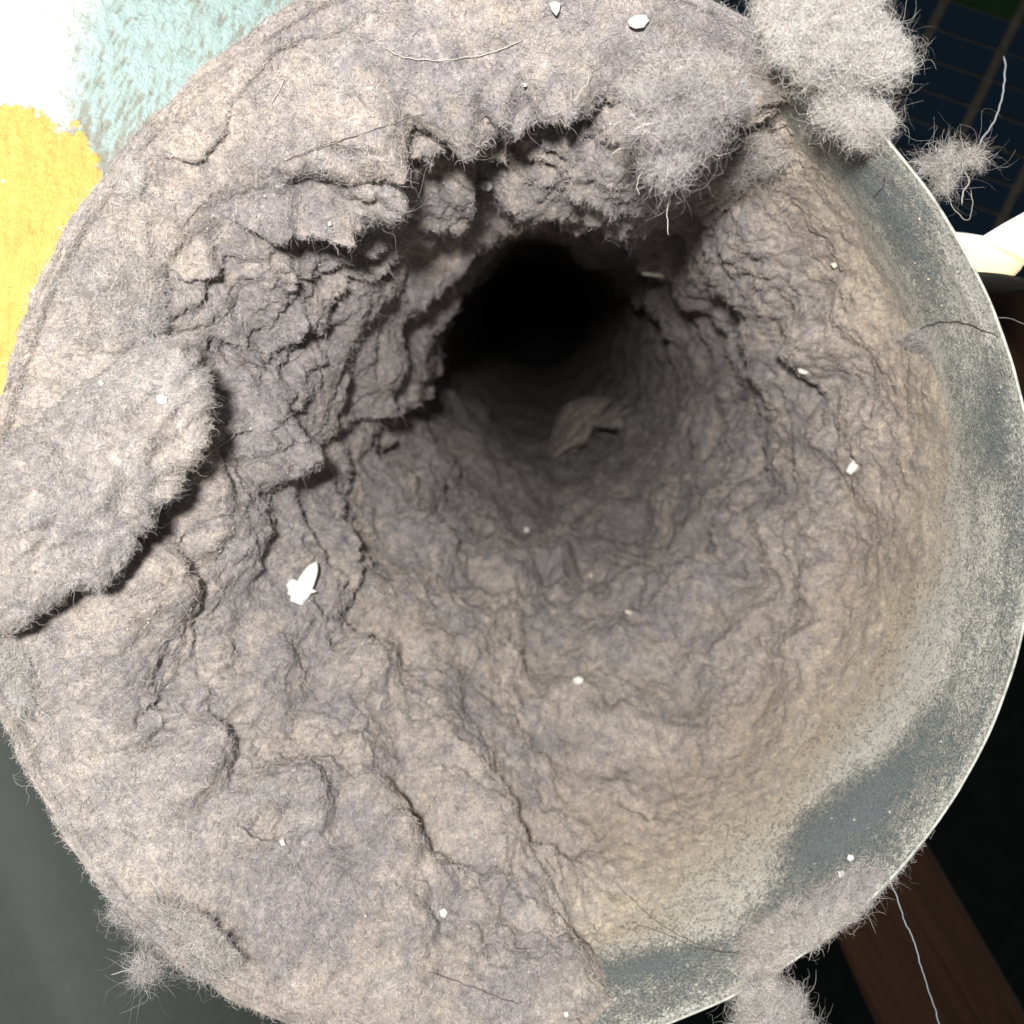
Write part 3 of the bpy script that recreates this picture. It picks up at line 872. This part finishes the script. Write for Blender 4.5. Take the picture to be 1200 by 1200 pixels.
sp_ = mesh_np('dust_specks', np.array(V), F, M_crumb, None, smooth=False)
tag(sp_, 'tiny pale dust specks scattered over the lint and steel', 'dust', kind='stuff')

# ------------------------------------------------------------------ hairs and threads
def hair_mat(name, c): return plain(name, c, 0.6, 0.4)
M_dark = hair_mat('dark_hair', (0.10, 0.08, 0.07)); M_light = hair_mat('light_thread', (0.55, 0.52, 0.46)); M_brown = hair_mat('brown_hair', (0.22, 0.15, 0.10))
def strand(label, pts, rad, mat, depth=None, lift=0.03, name='hair_strand', cat='hair', group=None):
    pts = np.array(pts, float)
    P = []
    k = len(pts)
    for i in range(k - 1):
        p0, p1, p2, p3 = pts[max(i - 1, 0)], pts[i], pts[i + 1], pts[min(i + 2, k - 1)]
        for t in np.linspace(0, 1, 9, endpoint=(i == k - 2)):
            P.append(0.5 * ((2 * p1) + (-p0 + p2) * t + (2 * p0 - 5 * p1 + 4 * p2 - p3) * t * t + (-p0 + 3 * p1 - 3 * p2 + p3) * t ** 3))
    P = np.array(P)
    _q = np.stack([P[:, 0] / 9, P[:, 1] / 9, 0 * P[:, 0] + len(label)], -1)
    P = P + np.stack([noise(_q, 1, 701), noise(_q, 1, 702)], -1) * 1.6
    rad = rad * 0.75
    if depth is None:
        Y = np.array([hit(*q)[0][1] for q in P]) - lift
        for _ in range(4): Y = np.minimum(Y, np.convolve(np.pad(Y, 2, 'edge'), np.ones(5) / 5, 'valid'))
        for _ in range(3): Y = np.convolve(np.pad(Y, 2, 'edge'), np.ones(5) / 5, 'valid')
    else:
        Y = np.interp(np.linspace(0, 1, len(P)), np.linspace(0, 1, len(depth)), depth)
    W = ray(P[:, 0], P[:, 1], Y)
    T = np.gradient(W, axis=0); T /= np.linalg.norm(T, axis=1, keepdims=True)
    A = np.cross(T, [0, 1, 0.001]); A /= np.linalg.norm(A, axis=1, keepdims=True) + 1e-9
    B = np.cross(T, A)
    n = 6; an = np.linspace(0, 2 * np.pi, n, endpoint=False)
    tap = rad * np.clip(np.minimum(np.arange(len(P)), np.arange(len(P))[::-1]) / 4 + 0.35, 0, 1)
    V = W[:, None, :] + tap[:, None, None] * (np.cos(an)[None, :, None] * A[:, None, :] + np.sin(an)[None, :, None] * B[:, None, :])
    o = mesh_np(name, V.reshape(-1, 3), grid_faces(n, len(P)), mat)
    return tag(o, label, cat, group)

strand('dark hair running across the upper left lint towards the hanging shelf', [(330,190),(370,174),(420,158),(470,142),(500,133)], 0.0050, M_dark)
strand('long curved pale hair across the top lint', [(450,56),(470,66),(510,71),(540,68),(580,60),(612,46)], 0.0055, M_light)
strand('straight reddish hair lying on the upper left crust', [(318,120),(326,108),(334,92)], 0.005, M_light)
strand('wavy brown hair on the lint right of the pale wad', [(232,410),(245,412),(262,418),(275,430),(284,425),(290,412),(305,411),(322,420),(340,424),(360,408),(375,398)], 0.0045, M_brown)
strand('long thin dark hair crossing the right floor of the duct', [(752,815),(762,835),(772,870),(782,900),(790,930),(797,952)], 0.0045, M_dark)
strand('dark hair curving over bare steel near the bottom', [(722,1036),(745,1058),(770,1080),(800,1098),(840,1114),(868,1118)], 0.0050, M_dark)
strand('second dark hair crossing under the first near the bottom', [(740,1082),(775,1092),(810,1108),(850,1116),(875,1114)], 0.0045, M_dark)
strand('arched dark hair over steel above the grey fluff ball', [(1068,392),(1085,382),(1105,377),(1130,378),(1150,386),(1170,395)], 0.0050, M_dark)
strand('short dark hair on the right wall by the slim chip', [(905,526),(918,532),(928,541),(936,550)], 0.0045, M_dark)
strand('pale bent hair low on the right wall', [(1002,600),(980,618),(972,632),(980,645),(988,658)], 0.0045, M_light)
strand('pale hair standing in the lower left lint', [(446,948),(454,965),(460,985),(462,1000)], 0.006, M_light)
strand('thin dark hair along the lower lint near the bottom rim', [(500,1138),(540,1152),(575,1165),(610,1178)], 0.0045, M_dark)
strand('curved pale hair loop under the large flap', [(178,612),(190,618),(202,610),(206,598)], 0.0055, M_light)
strand('long pale hair over the shadow beside the large flap', [(238,536),(262,520),(285,500),(300,480)], 0.0045, M_light)
strand('pale hair dangling from the point of the hanging clump', [(786,215),(785,232),(782,250),(783,275)], 0.0055, M_light, depth=[6.9, 7.0, 7.1])
strand('pale crooked hair left of the hanging clump', [(690,85),(688,98),(680,108),(672,118),(668,105)], 0.0055, M_light, depth=[6.9, 7.1])
strand('pale hair poking left from the hanging clump', [(716,182),(724,176),(733,172)], 0.006, M_light, depth=[7.0, 6.9])
strand('curled pale hair under the left side of the hanging clump', [(750,228),(746,218),(750,206),(758,202)], 0.0055, M_light, depth=[7.0, 6.9])
strand('dark bristle on steel below the upper right tuft', [(1022,232),(1032,222),(1037,214),(1036,208)], 0.005, M_dark)
M_thread = hair_mat('grey_thread', (0.62, 0.66, 0.72))
strand('pale blue grey thread rising from the wispy shred over the dark tiles', [(1146,172),(1155,158),(1165,142),(1172,122),(1177,100),(1178,78),(1176,66)], 0.014, M_thread, depth=[8.3, 9.4], name='loose_thread', cat='thread')
strand('long pale thread hanging below the lower right lip over the wooden post', [(1042,1030),(1052,1055),(1060,1078),(1072,1105),(1080,1135),(1088,1160),(1098,1190),(1108,1230)], 0.010, M_thread, depth=[7.9, 9.6], name='loose_thread', cat='thread')
strand('wisp of thread curling from the little curl at lower left', [(130,1142),(145,1138),(160,1136),(172,1132)], 0.007, M_light, depth=[8.1, 8.1], name='loose_thread', cat='thread')
strand('hooked fibre hanging from the wispy shred at the right lip', [(1130,200),(1136,212),(1128,228),(1126,240)], 0.010, M_light, depth=[8.3, 8.5], name='loose_thread', cat='thread')
strand('thin looped fibre beside the wispy shred', [(1120,205),(1112,226),(1118,245),(1134,258),(1140,240),(1138,222)], 0.005, M_light, depth=[8.3, 8.6], name='loose_thread', cat='thread')
strand('faint hair in front of the brown wood at the right edge', [(1160,375),(1178,372),(1192,376),(1205,382)], 0.006, M_light, depth=[8.6, 9.2])

# ------------------------------------------------------------------ surroundings
def quad_grid(c00, c10, c11, c01, nu, nv):
    u = np.linspace(0, 1, nu); v = np.linspace(0, 1, nv)
    U, Vv = np.meshgrid(u, v)
    a, b, c, d = map(np.array, (c00, c10, c11, c01))
    return (a * ((1 - U) * (1 - Vv))[..., None] + b * (U * (1 - Vv))[..., None] + c * (U * Vv)[..., None] + d * ((1 - U) * Vv)[..., None])

def box_pts(name, corners, depth_vec, mat, parent=None, bevel=0.06):
    """a slab: four front corners, thickness vector"""
    a = [Vector(c) for c in corners]; b = [c + Vector(depth_vec) for c in a]
    me = bpy.data.meshes.new(name)
    me.from_pydata([tuple(v) for v in a + b], [], [(0,1,2,3),(7,6,5,4),(0,4,5,1),(1,5,6,2),(2,6,7,3),(3,7,4,0)])
    import bmesh
    bm = bmesh.new(); bm.from_mesh(me)
    bmesh.ops.recalc_face_normals(bm, faces=bm.faces)
    if bevel: bmesh.ops.bevel(bm, geom=list(bm.edges), offset=bevel, segments=3, profile=0.6, affect='EDGES', clamp_overlap=True)
    bm.to_mesh(me); bm.free()
    me.materials.append(mat)
    for p in me.polygons: p.use_smooth = False
    o = bpy.data.objects.new(name, me); sc.collection.objects.link(o)
    if parent: o.parent = parent
    return o

# painted wall, upper left
def wall_material():
    m, nt, b = new_mat('brushed_paint')
    at = nt.nodes.new('ShaderNodeAttribute'); at.attribute_name = 'Col'
    co = geo_pos(nt)
    mp = nt.nodes.new('ShaderNodeMapping'); mp.inputs['Scale'].default_value = (2.2, 1, 0.8); mp.inputs['Rotation'].default_value = (0, math.radians(-22), 0)
    nt.links.new(co, mp.inputs[0])
    f = noisen(nt, 6, 6, 0.7, mp.outputs[0], 0.5)
    f2 = noisen(nt, 16, 4, 0.7, co, 0.3)
    c = mixc(nt, ramp(nt, f, (0.35, 0.0), (0.65, 1.0)), (0.90, 0.88, 0.86), (1.06, 1.06, 1.06))
    c = mixc(nt, 1.0, at.outputs['Color'], c, 'MULTIPLY')
    sp = ramp(nt, noisen(nt, 11, 5, 0.8, co, 0.2), (0.30, 0.0), (0.34, 1.0))
    c = mixc(nt, sp, (0.30, 0.26, 0.15), c)
    nt.links.new(c, b.inputs['Base Color'])
    b.inputs['Roughness'].default_value = 0.6; b.inputs['Specular IOR Level'].default_value = 0.3
    bp = nd(nt, 'ShaderNodeBump'); bp.inputs['Strength'].default_value = 1; bp.inputs['Distance'].default_value = 0.04
    h = nt.nodes.new('ShaderNodeMath'); h.operation = 'ADD'; nt.links.new(f, h.inputs[0]); nt.links.new(f2, h.inputs[1])
    nt.links.new(h.outputs[0], bp.inputs['Height']); nt.links.new(bp.outputs[0], b.inputs['Normal'])
    return m
G = quad_grid(ray(-130, -130, 7.0), ray(560, -130, 9.6), ray(560, 640, 9.6), ray(-130, 640, 7.0), 520, 520)
G = G.reshape(-1, 3)
px, py = proj(G)
stretch = np.stack([(px * 0.92 + py * 0.38) / 6, (py * 0.92 - px * 0.38) / 20, 0 * px], -1)
fine = np.stack([px / 30, py / 30, 0 * px], -1)
mint = ss(-0.40, 0.36, 1.5 * fbm(stretch, 1.0, 4, 501, 0.6) + 0.30 * blob(px, py, 170, 40, 120, 120) - 0.35 * ss(60, 190, py) + 0.04)[:, None]
cw = np.array([0.36, 0.37, 0.32]) * (1 - mint) + np.array([0.50, 0.665, 0.65]) * mint
wht = ss(135, 60, px + 0.20 * py + 26 * fbm(fine, 0.7, 4, 505, 0.6))[:, None]
cw = cw * (1 - wht) + np.array([0.86, 0.87, 0.86]) * wht
bx = np.interp(py, [0, 120, 150, 190, 235, 300, 400, 520, 700], [60, 80, 104, 118, 132, 150, 170, 180, 180])
ye = ss(0, 1, (bx - px) / 7 + 3.2 * fbm(fine, 1.2, 5, 511, 0.7)) * ss(0, 1, (py - 150 + 0.35 * px * 0 + 28 * (1 - blob(px, py, 80, 150, 26, 60))) / 9 + 4 * fbm(fine, 1.2, 5, 515, 0.7))
ye = ye[:, None]
yel = np.array([0.80, 0.57, 0.16]) * (1 + 0.12 * fbm(fine, 0.8, 3, 520))[:, None]
chip = ss(0.45, 0.5, fbm(fine, 1.4, 3, 530))[:, None]
yel = yel * (1 - chip) + np.array([0.85, 0.83, 0.7]) * chip
cw = cw * (1 - ye) + yel * ye
G[:, 1] -= 0.015 * ye[:, 0] + 0.02 * fbm(stretch, 1.0, 4, 501, 0.6)
WF = grid_faces(520, 520, False)[:, ::-1]
# the duct comes through the wall: leave the opening out
_sc = np.clip((G[:, 1] - C0[1]), 0, None)
_Cc, _aa, _ee = frame(_sc)
_dv = G - _Cc
_pr = np.hypot(_dv[:, 0], (_dv * _ee).sum(1)); _pp = np.arctan2((_dv * _ee).sum(1), _dv[:, 0])
keep = _pr > Rduct(_pp, _sc) + 0.03
WF = WF[keep[WF].all(1)]
wall = mesh_np('painted_wall', G, WF, wall_material(), None, np.clip(cw, 0, 0.9))
tag(wall, 'rough wall brushed with white, mint and yellow paint behind the upper left lip', 'wall', kind='structure')

# grey casing, lower left: a big rounded slab
M_case = plain('grey_casing', (0.10, 0.112, 0.105), 0.85, 0.15, 3, 0.06, 0.0)
nt = M_case.node_tree
casing = bpy.data.objects.new('grey_casing', None); sc.collection.objects.link(casing)
u = np.linspace(0, 1, 160); v = np.linspace(0, 1, 60)
U, Vv = np.meshgrid(u, v)
X = np.interp(U, [0, 0.35, 1], [-14, -8.2, -4.6])
Yc = 10.4 + 0.02 * X + 6.0 * np.clip((U - 0.62) / 0.38, 0, 1) ** 2.2
Z = -1.2 - 13 * Vv
X = X - 0.75 + (Vv - 0.1) * 5.2
Pc = np.stack([X, Yc, Z], -1).reshape(-1, 3)
mesh_np('front_panel', Pc, grid_faces(160, 60, False), M_case, casing)
tag(casing, 'smooth dark grey casing with a rounded edge behind the lower left of the duct', 'casing')
for (a, b_) in (((36, 1112)), (22, 1070), (8, 1045), (120, 1010)):
    pass

# wooden post, lower right, and board at the right edge
def wood_material(name, c1, c2, ang):
    m, nt, b = new_mat(name)
    co = geo_pos(nt)
    mp = nt.nodes.new('ShaderNodeMapping'); mp.inputs['Rotation'].default_value = (0, math.radians(ang), 0)
    nt.links.new(co, mp.inputs[0])
    mp2 = nt.nodes.new('ShaderNodeMapping'); mp2.inputs['Scale'].default_value = (1.0, 0.6, 0.08)
    nt.links.new(mp.outputs[0], mp2.inputs[0])
    f = noisen(nt, 2.4, 6, 0.65, mp2.outputs[0], 1.2)
    c = mixc(nt, ramp(nt, f, (0.3, 0.0), (0.7, 1.0)), c1, c2)
    nt.links.new(c, b.inputs['Base Color'])
    b.inputs['Roughness'].default_value = 0.55; b.inputs['Specular IOR Level'].default_value = 0.3
    return m
M_wood = wood_material('stained_wood', (0.028, 0.012, 0.006), (0.060, 0.028, 0.013), 30)
Yw = 17.0
post = box_pts('wooden_post', [ray(880, 880, Yw), ray(1012, 860, Yw), ray(1250, 1270, Yw), ray(1065, 1290, Yw)], (0.4, 2.0, 0.2), M_wood, None, 0.35)
tag(post, 'dark reddish brown wooden post slanting away under the lower right lip', 'post')
board = box_pts('wooden_board', [ray(1120, 325, 20), ray(1300, 345, 20), ray(1300, 520, 20), ray(1110, 500, 20)], (0, 1.5, 0), M_wood, None, 0.1)
tag(board, 'dark brown wooden board at the right edge below the cream bowl with added glow', 'board')

# tiled wall, upper right
M_grout = plain('brown_grout', (0.09, 0.08, 0.065), 0.9, 0.2, 3, 0.3)
M_blue = plain('blue_tile_glaze', (0.007, 0.022, 0.044), 0.45, 0.3, 1.5, 0.15)
M_green = plain('green_tile_glaze', (0.010, 0.034, 0.008), 0.45, 0.3, 1.5, 0.15)
M_red = plain('red_tile_glaze', (0.09, 0.012, 0.010), 0.45, 0.3, 1.5, 0.15)
Yt = 26.0
O = ray(1107, 0, Yt)
du = (ray(1189, 28, Yt) - ray(1107, 0, Yt))          # one tile along
dv = (ray(1091, 33, Yt) - ray(1107, 0, Yt))          # one tile down
tw = box_pts('tiled_wall', [O + du * -3.02 + dv * -4.02, O + du * 4.02 + dv * -4.02, O + du * 4.02 + dv * 9.02, O + du * -3.02 + dv * 9.02], (0, 1.0, 0), M_grout, None, 0)
tag(tw, 'dark wall of small blue glazed tiles with brown joints behind the upper right lip', 'wall', kind='structure')
tile_me = {}
for key, mt in (('b', M_blue), ('g', M_green), ('r', M_red)):
    o = box_pts('tile', [np.zeros(3) + du * 0.065 + dv * 0.05, du * 0.935 + dv * 0.05, du * 0.935 + dv * 0.95, du * 0.065 + dv * 0.95], (0, 0.2, 0), mt, None, 0.03)
    tile_me[key] = o.data; bpy.data.objects.remove(o)
for i in range(-3, 4):
    for j in range(-4, 9):
        key = 'b'
        if j < 0: key = 'g'
        if j == -1 and i == 0: key = 'g'
        if j == -2 and i == 0: key = 'r'
        o = bpy.data.objects.new('tile', tile_me[key]); sc.collection.objects.link(o)
        o.location = Vector(O + du * i + dv * j) + Vector((0, -0.08 - 0.02 * random.random(), 0))
        o.parent = tw

# cream dish and white shard at the right edge, glare put in as emission
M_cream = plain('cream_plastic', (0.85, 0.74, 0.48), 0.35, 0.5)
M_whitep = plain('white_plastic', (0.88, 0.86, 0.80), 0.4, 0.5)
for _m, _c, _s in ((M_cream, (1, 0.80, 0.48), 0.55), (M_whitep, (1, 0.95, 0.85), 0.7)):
    _b = _m.node_tree.nodes['Principled BSDF']; _b.inputs['Emission Color'].default_value = _c + (1,); _b.inputs['Emission Strength'].default_value = _s  # glow added to brighten bowl and shard, not a known lamp
M_blackp = plain('black_plastic', (0.02, 0.018, 0.015), 0.5, 0.4)
def disc_stack(name, c, rads, zs, mat, parent, tilt=0.0, n=96):
    an = np.linspace(0, 2 * np.pi, n, endpoint=False)
    V = np.concatenate([np.stack([r * np.cos(an), 0.55 * r * np.sin(an), z + 0 * an], -1) for r, z in zip(rads, zs)])
    ct, st = math.cos(tilt), math.sin(tilt)
    V = np.stack([V[:, 0] * ct + V[:, 2] * st, V[:, 1], -V[:, 0] * st + V[:, 2] * ct], -1) + c
    return mesh_np(name, V, grid_faces(n, len(rads)), mat, parent)
Yd = 9.6
dish = bpy.data.objects.new('cream_bowl', None); sc.collection.objects.link(dish)
cD = ray(1135, 300, Yd)
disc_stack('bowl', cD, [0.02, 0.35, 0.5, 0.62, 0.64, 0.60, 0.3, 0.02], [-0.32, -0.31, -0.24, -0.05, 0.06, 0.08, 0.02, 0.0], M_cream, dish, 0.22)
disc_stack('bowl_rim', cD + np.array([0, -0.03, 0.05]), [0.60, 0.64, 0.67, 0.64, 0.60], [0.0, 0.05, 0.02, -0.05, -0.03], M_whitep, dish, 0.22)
disc_stack('base', cD + np.array([0.05, 0, -0.36]), [0.02, 0.4, 0.62, 0.66, 0.58, 0.02], [-0.06, -0.06, 0.0, 0.05, 0.07, 0.05], M_blackp, dish, 0.08)
tag(dish, 'cream bowl with added glow and a black base peeking out behind the right lip', 'lamp')
shard = box_pts('white_shard', [ray(1152, 276, 9.0), ray(1175, 262, 9.0), ray(1260, 215, 9.0), ray(1260, 325, 9.0)], (0.03, 0.12, 0), M_whitep, None, 0.03)
tag(shard, 'white pointed shard with added glow at the right edge above the cream bowl', 'lamp')

# dark background far behind
M_back = plain('dark_backdrop', (0.018, 0.022, 0.020), 0.9, 0.2, 0.4, 0.3)
bk = box_pts('background_wall', [(-60, 70, 60), (60, 70, 60), (60, 70, -60), (-60, 70, -60)], (0, 1, 0), M_back, None, 0)
tag(bk, 'very dark shadowed background wall far behind the duct', 'wall', kind='structure')
